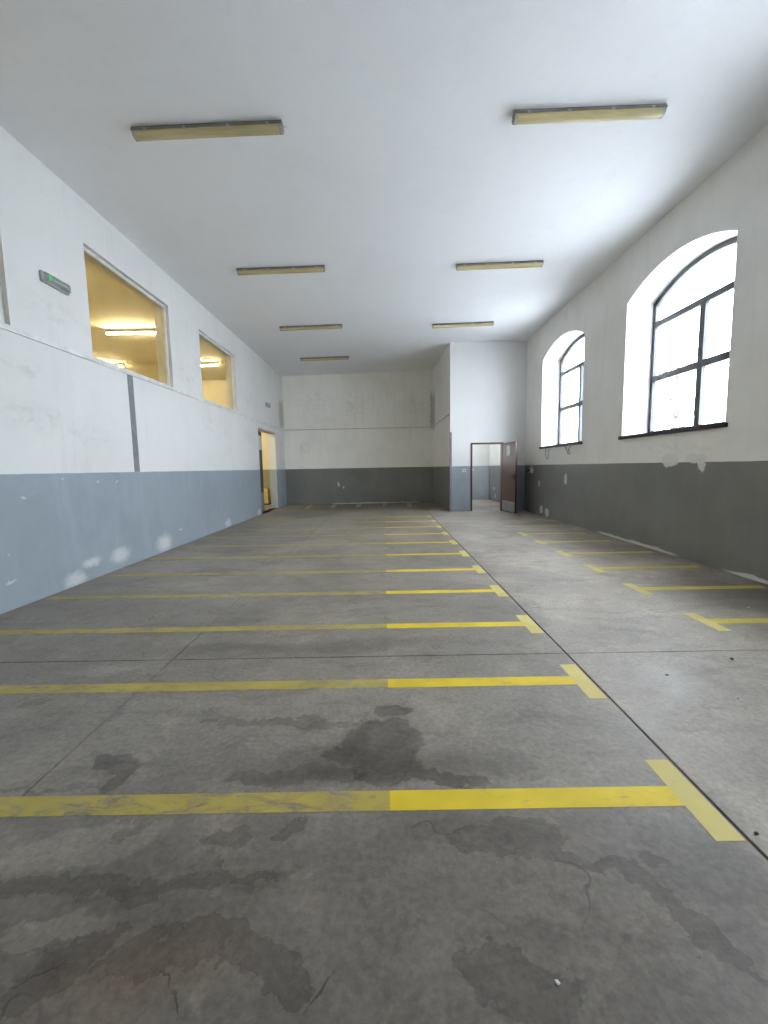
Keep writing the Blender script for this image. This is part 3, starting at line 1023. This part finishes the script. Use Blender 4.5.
# ------------------------------------------------------------------ debris on the floor
def chip(x, y, s, seed, mat, label):
    rnd = random.Random(seed)
    bm = bmesh.new()
    bmesh.ops.create_icosphere(bm, subdivisions=1, radius=s)
    for v in bm.verts:
        v.co *= rnd.uniform(0.7, 1.25)
        v.co.z *= 0.45
        v.co.x *= 1.4
    zmin = min(v.co.z for v in bm.verts)
    for v in bm.verts:
        v.co.z -= zmin
    o = obj('plaster_chip' if mat == 'debris_white' else 'dirt_crumb', bm, mat, None, False)
    o.location = (x, y, 0.0)
    o.rotation_euler = (0, 0, rnd.uniform(0, 3))
    tag(o, label, 'debris')


chip(0.43, 0.965, 0.006, 1, 'debris_white', 'tiny white chip of plaster on the stained bay floor')
chip(2.36, 2.76, 0.012, 2, 'debris_dark', 'dark scrap on the aisle floor beside the cross joint')
chip(1.78, 2.56, 0.008, 3, 'debris_dark', 'small dark scrap in the aisle between joint and short bay line')
chip(1.33, 1.40, 0.008, 4, 'debris_dark', 'dark crumb beside the long joint near the crossbar end')
chip(3.35, 3.78, 0.008, 5, 'debris_white', 'tiny white crumb between two short bay lines')
chip(2.0, 2.28, 0.005, 6, 'debris_dark', 'dark speck alone in the middle of the aisle')
bm = bmesh.new()
rnd = random.Random(9)
for k in range(5):
    yy = 6.34 + k * 0.035
    tube(bm, [(0, yy - 6.4, 0.0), (rnd.uniform(-.03, .03), yy - 6.4 + .02, .02 + .015 * (k % 2)), (rnd.uniform(-.03, .03), yy - 6.4 + .05, 0.004)], 0.008, 5)
o = obj('cloth_scrap', bm, 'red_scrap')
o.location = (XR + 0.30, 6.15, WIN_Z0 + 0.014)
tag(o, 'small reddish scrap lying on the slate window sill', 'scrap')


# ------------------------------------------------------------------ bare trees outside
def bare_tree(x, y, hgt, seed, label):
    rnd = random.Random(seed)
    r = empty('bare_tree', (x, y, -0.15))
    tag(r, label, 'tree', 'bare trees outside the arched windows')
    bt, bb = bmesh.new(), bmesh.new()
    top = Vector((rnd.uniform(-.4, .4), rnd.uniform(-.4, .4), hgt * 0.55))
    trunk = [Vector((0, 0, 0)), top * 0.35 + Vector((.08, -.05, 0)), top * 0.7 + Vector((-.06, .05, 0)), top]
    tube(bt, trunk, 0.1, 8, [0.16, 0.13, 0.10, 0.07])

    def grow(p, d, ln, rad, depth):
        a = p + d * ln * 0.5 + Vector((rnd.uniform(-1, 1), rnd.uniform(-1, 1), rnd.uniform(-1, 1))) * ln * 0.07
        e = p + d * ln
        tube(bb, [p, a, e], rad, 5, [rad, rad * 0.8, rad * 0.55])
        if depth:
            for _ in range(3 if depth > 1 else 2):
                nd = (d + Vector((rnd.uniform(-.8, .8), rnd.uniform(-.8, .8), rnd.uniform(-.25, .6)))).normalized()
                grow(a.lerp(e, rnd.uniform(0.2, 1.0)), nd, ln * rnd.uniform(.55, .8), rad * 0.55, depth - 1)
    for i in range(7):
        q = trunk[1].lerp(trunk[3], i / 6)
        an = rnd.uniform(0, 6.28)
        grow(q, Vector((math.cos(an), math.sin(an), rnd.uniform(.3, 1.2))).normalized(), hgt * 0.24, 0.045, 3)
    obj('trunk', bt, 'bark', r, True)
    obj('branches', bb, 'bark', r, True)


bare_tree(11.2, 16.2, 8.5, 3, 'bare tree faintly seen through the larger arched window')
bare_tree(17.0, 24.0, 11.0, 8, 'bare tree faintly seen farther off through the arched windows')
